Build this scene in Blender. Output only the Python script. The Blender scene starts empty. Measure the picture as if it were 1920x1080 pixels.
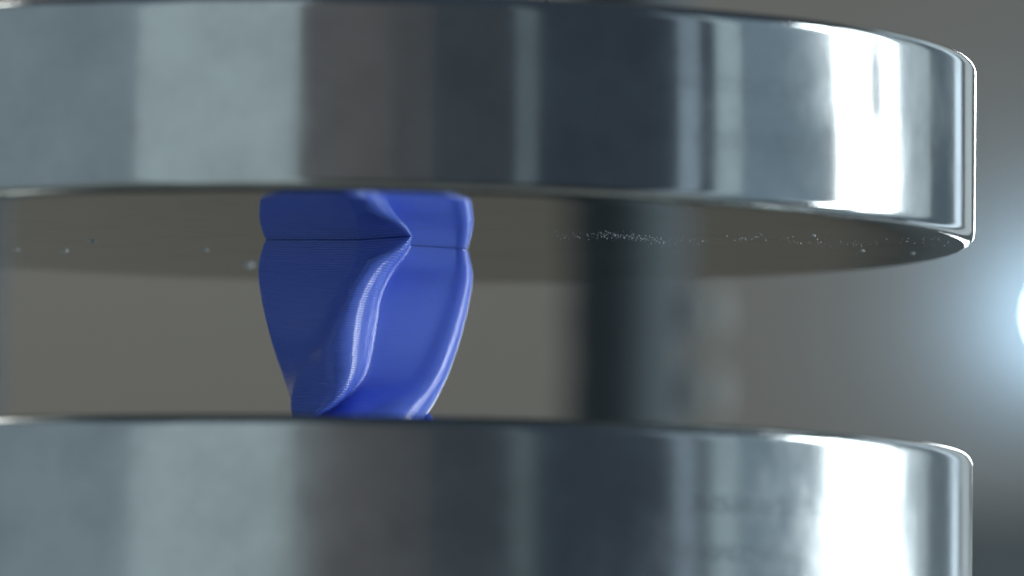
import bpy, bmesh, math, random
import numpy as np
from mathutils import Vector, Matrix

random.seed(7)
rng = np.random.default_rng(7)
S = bpy.context.scene
COL = S.collection
MM = 0.001

# ------------------------------------------------------------------ camera
F_PX = 14250.0                        # focal length in pixels of a 1920 px wide frame
CAM = Vector((0.0, -0.940, -0.0716))
YAW = math.atan(270 / F_PX)
PITCH = math.atan(1001 / F_PX)
ROLL = 0.0125
fwd = Vector((math.sin(YAW) * math.cos(PITCH), math.cos(YAW) * math.cos(PITCH), math.sin(PITCH)))
right0 = Vector((math.cos(YAW), -math.sin(YAW), 0))
up0 = right0.cross(fwd)
right = (right0 * math.cos(ROLL) + up0 * math.sin(ROLL)).normalized()
up = right.cross(fwd).normalized()
rot = Matrix((right, up, -fwd)).transposed()
cd = bpy.data.cameras.new("camera")
cam = bpy.data.objects.new("camera", cd)
COL.objects.link(cam)
cam.matrix_world = Matrix.Translation(CAM) @ rot.to_4x4()
cd.sensor_width = 36.0
cd.lens = 36.0 * F_PX / 1920
cd.clip_start, cd.clip_end = 0.05, 50
cd.dof.use_dof = True
cd.dof.focus_distance = 0.934
cd.dof.aperture_fstop = 14.5
S.camera = cam


def ray(px, py):
    """Direction of the view ray through a pixel of the 1920 x 1080 photograph."""
    return (fwd * F_PX + right * (px - 960) + up * (540 - py)).normalized()


def on_depth(px, py, y):
    d = ray(px, py)
    return CAM + d * ((y - CAM.y) / d.y)


def on_height(px, py, z):
    d = ray(px, py)
    return CAM + d * ((z - CAM.z) / d.z)


# ------------------------------------------------------------------ world, exposure
W = bpy.data.worlds.new("World")
S.world = W
W.use_nodes = True
W.node_tree.nodes["Background"].inputs[0].default_value = (0.042, 0.056, 0.074, 1)
W.node_tree.nodes["Background"].inputs[1].default_value = 1.0
S.view_settings.view_transform = 'Standard'
S.view_settings.look = 'None'
S.view_settings.exposure = 0
S.view_settings.gamma = 1
S.render.engine = 'CYCLES'
S.cycles.use_denoising = True
S.cycles.max_bounces = 8
S.cycles.sample_clamp_indirect = 8


# ------------------------------------------------------------------ lamps round the press, some added only for the steel's reflections
def strip(a0, a1, z0, z1, L, col, dist=1.1, name="reflection_strip"):
    """A tall flat lamp whose faces cover the bearings a0..a1 (degrees, 0 = towards the
    camera, positive = to the right) seen from the press axis."""
    a = math.radians((a0 + a1) / 2)
    w = 2 * dist * math.tan(math.radians(abs(a1 - a0) / 2))
    h = z1 - z0
    ld = bpy.data.lights.new(name, 'AREA')
    ld.shape = 'RECTANGLE'
    ld.size, ld.size_y = w, h
    ld.energy = L * math.pi * w * h
    ld.color = col
    o = bpy.data.objects.new(name, ld)
    COL.objects.link(o)
    p = Vector((math.sin(a) * dist, -math.cos(a) * dist, (z0 + z1) / 2))
    o.location = p
    n = Vector((p.x, p.y, 0)).normalized()      # lamp shines along its local -Z, towards the axis
    x = Vector((0, 0, 1)).cross(n)
    o.matrix_world = Matrix.Translation(p) @ Matrix((x, Vector((0, 0, 1)), n)).transposed().to_4x4()
    return o


strip(-92, -43.3, -1.25, 1.5, 0.25, (0.76, 0.93, 1.0), 1.3, "soft_box")
strip(-42.8, -12.7, -1.25, 1.5, 0.42, (0.82, 0.98, 1.0), 1.2, "soft_box")
strip(-12.4, 4, -0.5, 0.9, 0.074, (1.0, 0.80, 0.62), 1.25, "brown_band_fill")  # added dim lamps, unseen; they warm the brown band reflected in the steel
strip(4, 11, -0.5, 0.9, 0.046, (1.0, 0.84, 0.62), 1.25, "brown_band_fill")
strip(11, 24.8, -0.5, 0.9, 0.013, (1.0, 0.88, 0.55), 1.25, "brown_band_fill")
strip(25.8, 29.9, -0.4, 0.8, 0.12, (0.80, 1.0, 1.0), 1.2)
strip(57.2, 61.6, -1.2, 0.9, 0.36, (0.68, 0.86, 1.0), 1.2)
strip(65.0, 70.9, -1.2, 0.9, 0.50, (0.76, 0.94, 1.0), 1.2)
strip(71.4, 92, -1.2, 0.9, 0.26, (0.60, 0.84, 1.0), 1.2)
strip(96.2, 103.2, -0.6, 0.8, 25.0, (0.90, 0.97, 1.0), 1.2)
strip(109.6, 113.3, -0.6, 0.8, 18.0, (0.90, 0.97, 1.0), 1.2)
strip(115, 128, -1.2, 0.8, 0.56, (0.76, 0.92, 1.0), 1.2)  # this and the next: added fill for pale haze and a dark band
strip(128.5, 141, -1.2, 0.8, 0.14, (0.52, 0.78, 1.0), 1.2)
strip(142, 147, -0.6, 0.8, 1.4, (0.72, 0.88, 1.0), 1.2)
strip(150.5, 159, -1.2, 0.8, 0.55, (0.80, 0.94, 1.0), 1.2)
strip(166.3, 169.3, -0.22, -0.06, 16.0, (0.88, 0.96, 1.0), 1.33)  # small added lamps, out of view, that make glints on the rim corners
strip(166.3, 169.3, 0.05, 0.26, 16.0, (0.88, 0.96, 1.0), 1.33)

# two added, unseen lamps that brighten the wall behind the press, one high and one low
for loc, tilt, watts in (((-1.1, 0.7, 1.45), 50, 7.5), ((-0.9, 0.7, -1.1), 128, 4.6)):
    ld = bpy.data.lights.new("wall_fill", 'AREA')
    ld.shape, ld.size, ld.energy, ld.color = 'DISK', 0.5, watts, (1.0, 0.97, 0.90)
    co = bpy.data.objects.new("wall_fill", ld)
    COL.objects.link(co)
    co.location = loc
    co.rotation_euler = (math.radians(tilt), 0, math.radians(-28))


# ------------------------------------------------------------------ material helpers
def mat(name):
    m = bpy.data.materials.new(name)
    m.use_nodes = True
    nt = m.node_tree
    return m, nt, nt.nodes["Principled BSDF"]


def node(nt, kind, **kw):
    n = nt.nodes.new(kind)
    for k, v in kw.items():
        setattr(n, k, v)
    return n


def ramp(nt, src, stops):
    r = nt.nodes.new('ShaderNodeValToRGB')
    els = r.color_ramp.elements
    while len(els) < len(stops):
        els.new(0.5)
    for e, (p, c) in zip(els, stops):
        e.position = p
        e.color = (c, c, c, 1) if isinstance(c, (int, float)) else (*c, 1)
    nt.links.new(src, r.inputs[0])
    return r.outputs[0]


def noise(nt, vec, scale, detail=4, rough=0.55):
    n = nt.nodes.new('ShaderNodeTexNoise')
    n.inputs['Scale'].default_value = scale
    n.inputs['Detail'].default_value = detail
    n.inputs['Roughness'].default_value = rough
    nt.links.new(vec, n.inputs['Vector'])
    return n.outputs[0]


def coords(nt, scale=(1, 1, 1)):
    t = nt.nodes.new('ShaderNodeTexCoord')
    m = nt.nodes.new('ShaderNodeMapping')
    m.inputs['Scale'].default_value = scale
    nt.links.new(t.outputs['Object'], m.inputs[0])
    return m.outputs[0]


def math_node(nt, op, a, b=None):
    n = nt.nodes.new('ShaderNodeMath'); n.operation = op
    for i, v in enumerate((a, b)):
        if v is None: continue
        if isinstance(v, (int, float)): n.inputs[i].default_value = v
        else: nt.links.new(v, n.inputs[i])
    return n.outputs[0]


def steel(name, base, r_lo, r_hi, rows, wear, bump=0.04):
    """Turned steel: fine rings, oily smears that change the gloss, and two rows of worn etched
    marks (centre heights in rows) round the front of the side."""
    m, nt, b = mat(name)
    b.inputs['Metallic'].default_value = 1
    smear = noise(nt, coords(nt, (1, 1, 0.6)), 85, 6, 0.62)
    rg = ramp(nt, smear, [(0.46, r_lo), (0.74, r_hi)])
    t = nt.nodes.new('ShaderNodeTexCoord')
    sx = nt.nodes.new('ShaderNodeSeparateXYZ'); nt.links.new(t.outputs['Object'], sx.inputs[0])
    ang = math_node(nt, 'ARCTAN2', sx.outputs[0], math_node(nt, 'MULTIPLY', sx.outputs[1], -1.0))
    cv = nt.nodes.new('ShaderNodeCombineXYZ')
    nt.links.new(math_node(nt, 'MULTIPLY', ang, 75.0), cv.inputs[0])
    nt.links.new(math_node(nt, 'MULTIPLY', sx.outputs[2], 1000.0), cv.inputs[1])
    strokes = ramp(nt, noise(nt, cv.outputs[0], 0.9, 2, 0.5), [(0.36, 0.0), (0.50, 1.0)])
    mask = None
    for zc, a0, a1 in rows:
        dz = math_node(nt, 'ABSOLUTE', math_node(nt, 'SUBTRACT', sx.outputs[2], zc))
        da = math_node(nt, 'ABSOLUTE', math_node(nt, 'SUBTRACT', ang, math.radians((a0 + a1) / 2)))
        k = math_node(nt, 'MULTIPLY', ramp(nt, math_node(nt, 'MULTIPLY', dz, 500.0), [(0.35, 1.0), (0.65, 0.0)]), math_node(nt, 'LESS_THAN', da, math.radians((a1 - a0) / 2)))
        mask = k if mask is None else math_node(nt, 'MAXIMUM', mask, k)
    mask = math_node(nt, 'MULTIPLY', math_node(nt, 'MULTIPLY', mask, strokes), wear)
    rough = math_node(nt, 'ADD', rg, math_node(nt, 'MULTIPLY', mask, 0.04))
    nt.links.new(rough, b.inputs['Roughness'])
    tint = noise(nt, coords(nt, (1, 1, 1)), 95, 7, 0.66)
    c = ramp(nt, tint, [(0.36, tuple(v * 0.85 for v in base)), (0.62, tuple(v * 1.02 for v in base))])
    mx = nt.nodes.new('ShaderNodeMix'); mx.data_type = 'RGBA'
    nt.links.new(mask, mx.inputs['Factor']); nt.links.new(c, mx.inputs['A'])
    mx.inputs['B'].default_value = (0.27, 0.30, 0.32, 1)
    nt.links.new(mx.outputs['Result'], b.inputs['Base Color'])
    rings = noise(nt, coords(nt, (20, 20, 4000)), 1.0, 2, 0.5)
    bp = nt.nodes.new('ShaderNodeBump')
    bp.inputs['Strength'].default_value = bump
    bp.inputs['Distance'].default_value = 0.0001
    nt.links.new(rings, bp.inputs['Height'])
    nt.links.new(bp.outputs[0], b.inputs['Normal'])
    return m


M_side = steel("turned_steel", (0.61, 0.65, 0.66), 0.10, 0.17, [(0.0141, 26, 46), (0.0077, 30, 47)], 0.16)
M_side_dirty = steel("smeared_steel", (0.61, 0.65, 0.66), 0.15, 0.27, [(-0.0092, 30, 48), (-0.0148, 31, 44)], 0.45)
M_face, nt, b = mat("polished_steel_face")
b.inputs['Metallic'].default_value = 1
c = ramp(nt, noise(nt, coords(nt), 75, 7, 0.68), [(0.34, (0.58, 0.63, 0.61)), (0.48, (0.78, 0.82, 0.80)), (0.66, (0.84, 0.88, 0.88))])
nt.links.new(c, b.inputs['Base Color'])
nt.links.new(ramp(nt, noise(nt, coords(nt), 110, 4, 0.6), [(0.35, 0.02), (0.7, 0.06)]), b.inputs['Roughness'])

b.inputs['Specular Tint'].default_value = (1, 1, 1, 1)

M_chrome, nt, b = mat("chrome")
b.inputs['Metallic'].default_value = 1
b.inputs['Base Color'].default_value = (0.75, 0.77, 0.78, 1)
b.inputs['Roughness'].default_value = 0.08

M_post, nt, b = mat("blackened_steel")
b.inputs['Base Color'].default_value = (0.048, 0.064, 0.074, 1)
b.inputs['Roughness'].default_value = 0.7
b.inputs['Specular IOR Level'].default_value = 0.25

M_wall, nt, b = mat("painted_plaster")
b.inputs['Roughness'].default_value = 0.9
c = ramp(nt, noise(nt, coords(nt), 3, 4), [(0.3, (0.300, 0.288, 0.258)), (0.7, (0.330, 0.317, 0.284))])
nt.links.new(c, b.inputs['Base Color'])

M_blue, nt, b = mat("blue_filament")
b.inputs['Base Color'].default_value = (0.155, 0.258, 0.97, 1)
b.inputs['Roughness'].default_value = 0.155
b.inputs['Specular IOR Level'].default_value = 0.5
b.inputs['Subsurface Weight'].default_value = 0.3
b.inputs['Subsurface Radius'].default_value = (0.0004, 0.0007, 0.0025)
b.inputs['Subsurface Scale'].default_value = 1.0

M_dust, nt, b = mat("pale_grit")
b.inputs['Base Color'].default_value = (0.7, 0.73, 0.75, 1)
b.inputs['Roughness'].default_value = 0.25

M_oil, nt, b = mat("oil_drop")
b.inputs['Base Color'].default_value = (0.62, 0.65, 0.65, 1)
b.inputs['Roughness'].default_value = 0.1

M_glow, nt, b = mat("lit_lamp_glass")
b.inputs['Base Color'].default_value = (0.8, 0.8, 0.8, 1)
b.inputs['Emission Color'].default_value = (0.46, 0.73, 1.06, 1)
b.inputs['Emission Strength'].default_value = 180.0

M_lamp, nt, b = mat("grey_lamp_housing")
b.inputs['Base Color'].default_value = (0.35, 0.37, 0.38, 1)
b.inputs['Roughness'].default_value = 0.5


# ------------------------------------------------------------------ object helpers
def tag(o, label=None, cat=None, kind=None, group=None):
    if label: o['label'] = label
    if cat: o['category'] = cat
    if kind: o['kind'] = kind
    if group: o['group'] = group
    return o


def empty(name, loc):
    o = bpy.data.objects.new(name, None)
    o.empty_display_size = 0.01
    o.location = loc
    COL.objects.link(o)
    return o


def mesh_obj(name, verts, faces, material, parent=None, smooth=True):
    me = bpy.data.meshes.new(name)
    me.from_pydata([tuple(v) for v in verts], [], faces)
    me.update()
    bm = bmesh.new(); bm.from_mesh(me)
    bmesh.ops.recalc_face_normals(bm, faces=bm.faces)
    bm.to_mesh(me); bm.free()
    for p in me.polygons:
        p.use_smooth = smooth
    for m in (material if isinstance(material, (list, tuple)) else [material]):
        me.materials.append(m)
    o = bpy.data.objects.new(name, me)
    COL.objects.link(o)
    if parent: o.parent = parent
    return o


def lathe(name, prof, material, parent=None, n=256, mats=None):
    """Surface of revolution about z; prof is a list of (radius, z) and ends may lie on the axis.
    mats gives the material slot of each profile span."""
    verts, faces, slot, rings = [], [], [], []
    for r, z in prof:
        if r < 1e-9:
            rings.append([len(verts)]); verts.append((0, 0, z))
        else:
            rings.append(list(range(len(verts), len(verts) + n)))
            verts += [(r * math.cos(2 * math.pi * k / n), r * math.sin(2 * math.pi * k / n), z) for k in range(n)]
    for i in range(len(rings) - 1):
        A, B = rings[i], rings[i + 1]
        for k in range(n):
            k2 = (k + 1) % n
            if len(A) == 1: f = (A[0], B[k2], B[k])
            elif len(B) == 1: f = (A[k], A[k2], B[0])
            else: f = (A[k], A[k2], B[k2], B[k])
            faces.append(f); slot.append(mats[i] if mats else 0)
    o = mesh_obj(name, verts, faces, material, parent)
    if mats:
        for p, s in zip(o.data.polygons, slot): p.material_index = s
    return o


def disc_profile(R, z0, z1, rb, rt, seg=8):
    p = [(0, z0)]
    for q in (0.3, 0.6, 0.9): p.append(((R - rb) * q, z0))
    for i in range(seg + 1):
        a = math.pi / 2 * i / seg
        p.append((R - rb + rb * math.sin(a), z0 + rb - rb * math.cos(a)))
    nside = len(p)
    for i in range(seg + 1):
        a = math.pi / 2 * i / seg
        p.append((R - rt + rt * math.cos(a), z1 - rt + rt * math.sin(a)))
    for q in (0.9, 0.6, 0.3): p.append(((R - rt) * q, z1))
    p.append((0, z1))
    return p


# ------------------------------------------------------------------ setting: the wall behind
wy = 1.9
wall = mesh_obj("wall", [(-3, wy, -2), (3, wy, -2), (3, wy, 2), (-3, wy, 2),
                         (-3, wy + .1, -2), (3, wy + .1, -2), (3, wy + .1, 2), (-3, wy + .1, 2)],
                [(0, 1, 2, 3), (4, 5, 6, 7), (0, 1, 5, 4), (2, 3, 7, 6), (0, 3, 7, 4), (1, 2, 6, 5)], M_wall, smooth=False)
tag(wall, kind='structure')

fz = -1.30
floor = mesh_obj("floor", [(-3, -3, fz), (3, -3, fz), (3, wy, fz), (-3, wy, fz), (-3, -3, fz - .1), (3, -3, fz - .1), (3, wy, fz - .1), (-3, wy, fz - .1)],
                 [(0, 1, 2, 3), (4, 5, 6, 7), (0, 1, 5, 4), (2, 3, 7, 6), (0, 3, 7, 4), (1, 2, 6, 5)], M_wall, smooth=False)
tag(floor, kind='structure')

# ------------------------------------------------------------------ press: upper disc on its ram, lower disc on its bed
R = 0.075
H = 0.0255                            # gap between the two discs
T = 0.0229                            # thickness of a disc

ram = empty("press_ram", (0, 0, 0))
tag(ram, "upper polished steel press disc bearing down on top of the blue print", "press ram")
p = disc_profile(R, 0.0, T, 0.0017, 0.0017)
lathe("pressing_disc", p, [M_face, M_side], ram, 384, [0] * 4 + [1] * (len(p) - 5))
lathe("rod", [(0, T + .0001), (0.0193, T + .0001), (0.0196, T + .0006), (0.0196, 0.16), (0, 0.16)], M_post, ram, 128)

bed = empty("press_bed", (0, 0, -H))
tag(bed, "lower steel press disc with smeared side carrying the blue print", "press bed")
p = disc_profile(R, -T, 0.0, 0.0020, 0.0018)
lathe("bed_disc", p, [M_side, M_face, M_side_dirty], bed, 384, [0] * 4 + [2] * (len(p) - 8) + [1] * 3)
lathe("pedestal", [(0, fz + H), (0.05, fz + H), (0.05, -T - .0001), (0, -T - .0001)], M_post, bed, 96)

# ------------------------------------------------------------------ the blue print
OX, OY = -0.4, 3.0                    # mm
LV_Z = [0, 1.5, 3, 6.5, 10, 13.5, 17, 20, 22.5, 25.5]
RHO = [12.9, 13.3, 13.6, 13.4, 12.8, 11.8, 10.5, 9.3, 8.5, 7.9]
A_L = [-76, -80, -84, -90, -95, -98, -102, -108, -120, -138]
A_B = [200, 200, 200, 198, 195, 190, 172, 132, 108, 95]
A_V1 = [-11, -12, -13, -31, -43, -55, -66, -80, -95, -115]
R_V1 = [5.4, 5.6, 5.8, 6.4, 7.0, 7.8, 9.0, 9.3, 8.9, 8.3]
X_E = [5.85, 4.95, 3.75, 1.9, 1.15, 0.65, -0.3, -2.7, -5.9, -8.0]     # right edge of the front ridge
F_PK = [12.2, 12.3, 12.0, 11.2, 10.6, 10.0, 8.9, 7.6, 6.8, 6.2]      # how far the front ridge stands forward
R_C = [0.4, 1.2, 2.9, 4.6, 5.2, 4.9, 3.4, 1.5, 0.9, 0.8]           # half-width of the rounded ridge
STEP = [14.0, 12.5, 10.0, 5.0, 2.8, 2.4, 2.6, 3.0, 2.4, 2.0]        # undercut behind the ridge
X_R = [12.8, 13.2, 13.5, 13.2, 12.5, 11.5, 10.2, 8.7, 7.0, 4.8]      # edge of the ridge to its right
F_R = [-8.0, -8.0, -8.3, -8.6, -8.6, -8.0, -6.2, -3.6, -2.0, -1.0]
RC_R = [1.6, 2.0, 2.4, 3.0, 3.6, 4.0, 4.6, 7.0, 8.4, 8.4]
AMP = [0.11, 0.11, 0.10, 0.08, 0.07, 0.065, 0.06, 0.07, 0.075, 0.075]      # bulge of each printed layer
FQ = [1.0, 1.0, 1.0, 1.0, 1.0, 1.05, 1.1, 1.1, 1.0, 1.0]
SOFT = [0.12, 0.2, 0.35, 0.6, 0.8, 0.8, 0.8, 0.6, 0.5, 0.5]   # rounding of the ridges, mm


def cubic(xs, ys, x):
    """Monotone-ish Catmull-Rom interpolation of a table."""
    xs, ys = np.asarray(xs, float), np.asarray(ys, float)
    m = np.gradient(ys, xs)
    i = np.clip(np.searchsorted(xs, x, side='right') - 1, 0, len(xs) - 2)
    h = xs[i + 1] - xs[i]
    t = (x - xs[i]) / h
    return ((2 * t**3 - 3 * t**2 + 1) * ys[i] + (t**3 - 2 * t**2 + t) * h * m[i]
            + (-2 * t**3 + 3 * t**2) * ys[i + 1] + (t**3 - t**2) * h * m[i + 1])


NPT = 420


def pol(a, r):
    return np.array((r * math.sin(math.radians(a)), r * math.cos(math.radians(a))))


def outline(z):
    g = lambda tab: float(cubic(LV_Z, tab, z))
    rho, aL, aB = g(RHO), g(A_L), g(A_B)
    L, V1 = pol(aL, rho), pol(g(A_V1), g(R_V1))
    xe, pk, rc = g(X_E), g(F_PK), g(R_C)
    rf, n1 = rc * 1.5, math.radians(86)
    fe, xc = pk - rf, xe - rc * math.sin(n1)
    n0 = math.asin(min(0.30, max(-0.17, (V1[0] + 1.6 - xc) / rc)))
    arc = [np.array((xc + rc * math.sin(n), fe + rf * math.cos(n))) for n in np.linspace(n0, n1, 9)]
    V2 = arc[-1] + np.array((-0.25, -g(STEP)))
    xr, fr, rr = g(X_R), g(F_R), g(RC_R)
    arc2 = [np.array((xr - rr + rr * math.sin(n), fr + g(FQ) * rr * math.cos(n))) for n in np.linspace(0.1, 1.6, 9)]
    dv = 40
    P = [L, V1] + arc + [V2] + arc2 + [arc2[-1] + np.array((-1.2, -2.5)), pol(aB, rho * 1.14), pol(aB + dv, rho * 0.6)]
    dense = []
    for i in range(len(P)):
        a, b_ = P[i], P[(i + 1) % len(P)]
        t = np.linspace(0, 1, max(6, int(np.linalg.norm(b_ - a) * 12)), endpoint=False)[:, None]
        dense.append(a * (1 - t) + b_ * t)
    c = np.concatenate(dense)
    seg = np.linalg.norm(np.roll(c, -1, 0) - c, axis=1)
    s = np.concatenate([[0], np.cumsum(seg)])
    tt = np.linspace(0, s[-1], NPT, endpoint=False)
    cc = np.concatenate([c, c[:1]])
    q = np.stack([np.interp(tt, s, cc[:, 0]), np.interp(tt, s, cc[:, 1])], 1)
    sig = max(g(SOFT), 0.05) / (s[-1] / NPT)
    k = np.arange(NPT); k = np.minimum(k, NPT - k)
    ker = np.exp(-0.5 * (k / sig) ** 2); ker /= ker.sum()
    fk = np.fft.fft(ker)
    q = np.stack([np.fft.ifft(np.fft.fft(q[:, j]) * fk).real for j in (0, 1)], 1)
    # resample so that the start stays aligned from layer to layer (start = tip L)
    return q


LAYER = 0.30
SUB = 6
verts, faces = [], []
nl = int(round(25.5 / LAYER))
rings = 0
for k in range(nl):
    for j in range(SUB):
        t = 0.5 - 0.5 * math.cos(math.pi * (j + 0.5) / SUB)
        z = (k + t) * LAYER
        q = outline(z)
        d = np.roll(q, -1, 0) - np.roll(q, 1, 0)
        nrm = np.stack([-d[:, 1], d[:, 0]], 1)
        nrm /= np.linalg.norm(nrm, axis=1)[:, None]
        if (nrm * q).sum() < 0: nrm = -nrm
        off = float(cubic(LV_Z, AMP, z)) * (math.sqrt(max(0, 1 - (2 * t - 1) ** 2)) - 1)
        if z < 0.7: off -= 0.12 * (1 - math.sqrt(max(0, 1 - (1 - z / 0.7) ** 2)))
        q = q + nrm * off
        verts += [((OX + x) * MM, (OY - f) * MM, -(z * MM)) for x, f in q]
        rings += 1
for i in range(rings - 1):
    for k in range(NPT):
        k2 = (k + 1) % NPT
        faces.append((i * NPT + k, i * NPT + k2, (i + 1) * NPT + k2, (i + 1) * NPT + k))
ct = len(verts); verts.append((OX * MM, OY * MM, -0.00001))
cb = len(verts); verts.append((OX * MM, OY * MM, -25.49 * MM))
for k in range(NPT):
    k2 = (k + 1) % NPT
    faces.append((ct, k, k2)); faces.append((cb, (rings - 1) * NPT + k2, (rings - 1) * NPT + k))
blue = mesh_obj("twisted_print", verts, faces, M_blue)
tag(blue, "blue twisted plastic print with curling ridges squeezed between two steel discs", "plastic print")

M_highlight_ball, nt, b = mat("highlight_ball_grey")
b.inputs['Base Color'].default_value = (0.21, 0.225, 0.22, 1)
b.inputs['Roughness'].default_value = 0.7

# ------------------------------------------------------------------ posts of the press, far out of focus
def post(px, y, r, label):
    c = on_depth(px, 660, y)
    o = empty("press_post", (c.x, c.y, -0.35))
    prof = [(0, 0), (r, 0)]
    z = 0.0
    while z < 0.62:                   # shallow rolled rings along the post
        prof += [(r, z + 0.002), (r, z + 0.010), (r * 0.95, z + 0.012), (r * 0.95, z + 0.014)]
        z += 0.016
    prof += [(r, 0.64), (0, 0.64)]
    lathe("column", prof, M_post, o, 64)
    tag(o, label, "press post", group="posts of the press")
    return o


main_post = post(1174, 0.50, 0.0114, "dark steel post standing behind the discs, beside the blue print")
post(-108, 0.42, 0.0103, "steel post cut off by the edge of the photo, in front of the bare wall")
for py in (585, 735):                # pale balls added to imitate blurred highlights beside the near post
    c = on_depth(1318, py, 0.50) - main_post.location
    k = lathe("highlight_ball", [(0, -.0045), (.0022, -.0045), (.0036, -.0030), (.0040, 0), (.0036, .0030), (.0022, .0045), (0, .0045)], M_highlight_ball, main_post, 32)
    k.location = c
    sp = lathe("highlight_ball_stem", [(0, 0), (.0012, 0), (.0012, .006), (0, .006)], M_lamp, k, 16)
    sp.rotation_euler = (0, math.radians(-90), 0)

# ------------------------------------------------------------------ lit lamp by the wall
lp = on_depth(2022, 590, wy - 0.030)
lamp = empty("work_lamp", lp)
tag(lamp, "lit white work lamp glowing in front of the wall behind the discs", "lamp")
lr = 0.005
prof = [(0, -lr)] + [(lr * math.sin(math.pi * i / 16), -lr * math.cos(math.pi * i / 16)) for i in range(1, 16)] + [(0, lr)]
lathe("bulb", prof, M_glow, lamp, 48)
lathe("socket", [(0, -0.04), (0.003, -0.04), (0.003, -0.0048), (0, -0.0048)], M_lamp, lamp, 32)
lathe("stem", [(0, -0.9), (0.002, -0.9), (0.002, -0.0401), (0, -0.0401)], M_lamp, lamp, 24)

# ------------------------------------------------------------------ cabinet added as a dark mass to darken the corner under the lamp
M_cab, nt, b = mat("dark_painted_steel")
b.inputs['Base Color'].default_value = (0.085, 0.105, 0.115, 1)
b.inputs['Roughness'].default_value = 0.5


def box(name, x0, x1, y0, y1, z0, z1, m, parent, bev=0.002):
    bm = bmesh.new()
    bmesh.ops.create_cube(bm, size=1, matrix=Matrix.Translation(((x0 + x1) / 2, (y0 + y1) / 2, (z0 + z1) / 2)) @ Matrix.Diagonal((x1 - x0, y1 - y0, z1 - z0, 1)))
    bmesh.ops.bevel(bm, geom=bm.edges[:], offset=bev, segments=2, affect='EDGES', profile=0.5)
    me = bpy.data.meshes.new(name); bm.to_mesh(me); bm.free()
    me.materials.append(m)
    o = bpy.data.objects.new(name, me); COL.objects.link(o); o.parent = parent
    return o


c = on_depth(1760, 955, 1.40)
cab = empty("dark_filler", (c.x, 1.40, fz))
tag(cab, "dark cabinet added to darken the corner under the lit lamp, by the wall", "cabinet")
ch = c.z - fz
box("body", 0, 0.42, 0.0, 0.30, 0.0, ch, M_cab, cab)
for i in range(3):
    d = box("drawer", 0.012, 0.408, -0.014, -0.001, 0.03 + i * 0.19, 0.20 + i * 0.19, M_cab, cab)
    box("handle", 0.15, 0.27, -0.030, -0.0145, 0.155 + i * 0.19, 0.165 + i * 0.19, M_lamp, d)

# ------------------------------------------------------------------ grit and drops on the mirror face
bm = bmesh.new()
def grit(p, r):
    m = Matrix.Translation(p) @ Matrix.Diagonal((r, r, r * 0.8, 1)) @ Matrix.Rotation(random.random() * 6, 4, 'X')
    bmesh.ops.create_icosphere(bm, subdivisions=1, radius=1, matrix=m)
for i in range(420):
    px = random.choice([random.uniform(1040, 1420), random.uniform(1380, 1810), random.uniform(1120, 1250)])
    py = 443 + (px - 1000) * 0.019 + random.gauss(0, 4) + 5 * math.sin(px * 0.021)
    q = on_height(px, py, 0)
    if q.x**2 + q.y**2 > (R - .0025)**2: continue
    grit(q, random.choice([0.03, 0.03, 0.04, 0.04, 0.05, 0.06, 0.09]) * MM)
for i in range(40):
    q = on_height(random.uniform(20, 1750), random.uniform(425, 485), 0)
    if q.x**2 + q.y**2 > (R - .0025)**2 or (q.x**2 + q.y**2) < 0.015**2: continue
    grit(q, 0.04 * MM)
for i in range(70):                  # burrs and grit on the turned side, seen along the disc's outline
    a = math.radians(random.uniform(80, 92)); zz = random.uniform(0.0025, T - 0.0025)
    grit(Vector((R * math.sin(a), -R * math.cos(a), zz)), random.choice([0.02, 0.03, 0.03, 0.05]) * MM)
for zz, r_ in ((0.0166, 0.16), (0.0158, 0.08)):
    a = math.radians(86)
    grit(Vector((R * math.sin(a), -R * math.cos(a), zz)), r_ * MM)
me = bpy.data.meshes.new("grit"); bm.to_mesh(me); bm.free()
me.materials.append(M_dust)
go = bpy.data.objects.new("grit", me); COL.objects.link(go)
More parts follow.
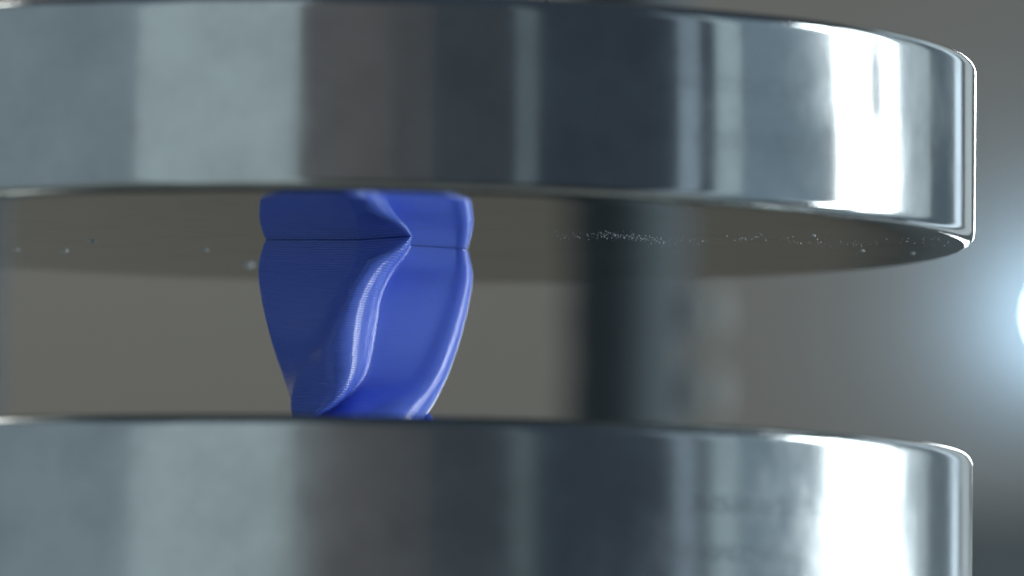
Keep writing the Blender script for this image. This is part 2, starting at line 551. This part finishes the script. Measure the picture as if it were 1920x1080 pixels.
tag(go, "fine pale grit stuck to the underside and side of the upper disc", "grit", kind='stuff')

# drops of oil hanging from the mirror face, each where the photograph shows one
def drop(px, py, r, label):
    q = on_height(px, py, 0)
    prof = [(0, 0.0002)] + [(r * math.cos(a), -r * 0.55 * math.sin(a)) for a in np.linspace(0, math.pi / 2, 9)[:-1]] + [(0, -r * 0.55)]
    o = lathe("oil_drop", [(p_ * MM, z_ * MM) for p_, z_ in prof], M_oil, None, 24)
    o.location = q
    o.rotation_euler = (0, 0, random.random() * 6)
    tag(o, label, "drop", group="drops under the upper disc")

drop(121, 470, 0.45, "clear drop under the upper disc, second from the frame's edge")
drop(172, 452, 0.55, "darkest drop under the upper disc, widest of those away from the print")
drop(30, 468, 0.5, "faint drop under the upper disc nearest the edge post")
drop(385, 469, 0.40, "small drop under the upper disc, halfway between dark drop and print")
drop(466, 497, 0.75, "largest pale drop under the upper disc, touching the blue print's outline")
drop(1617, 470, 0.32, "small pale drop under the upper disc below the wide white glare")
drop(1711, 475, 0.32, "small pale drop under the upper disc, closest to the bright rim corner")
drop(1525, 441, 0.28, "tiny drop among the grit under the upper disc")

# bright curled strip added to imitate a glint at the ram rod
pts = []
for i in range(15):
    a = i / 14 * 4.2
    pts.append((0.0206 + 0.0011 * math.cos(a) + i * 0.00006, -0.0005 + 0.0011 * math.sin(a), T + 0.0078 - i * 0.00042))
vs, fs = [], []
for x, y, z in pts:
    for dx, dz in ((0, 0.0008), (0.00025, 0.0008), (0.00025, -0.0008), (0, -0.0008)):
        vs.append((x + dx, y, z + dz))
for i in range(len(pts) - 1):
    for j in range(4):
        fs.append((i * 4 + j, i * 4 + (j + 1) % 4, i * 4 + 4 + (j + 1) % 4, i * 4 + 4 + j))
fs += [(0, 1, 2, 3), (len(vs) - 4, len(vs) - 3, len(vs) - 2, len(vs) - 1)]
sw = mesh_obj("glint_curl", vs, fs, M_chrome)
tag(sw, "shiny curled strip added for a glint beside the ram rod, above the upper disc", "metal shaving")

S.frame_set(1)
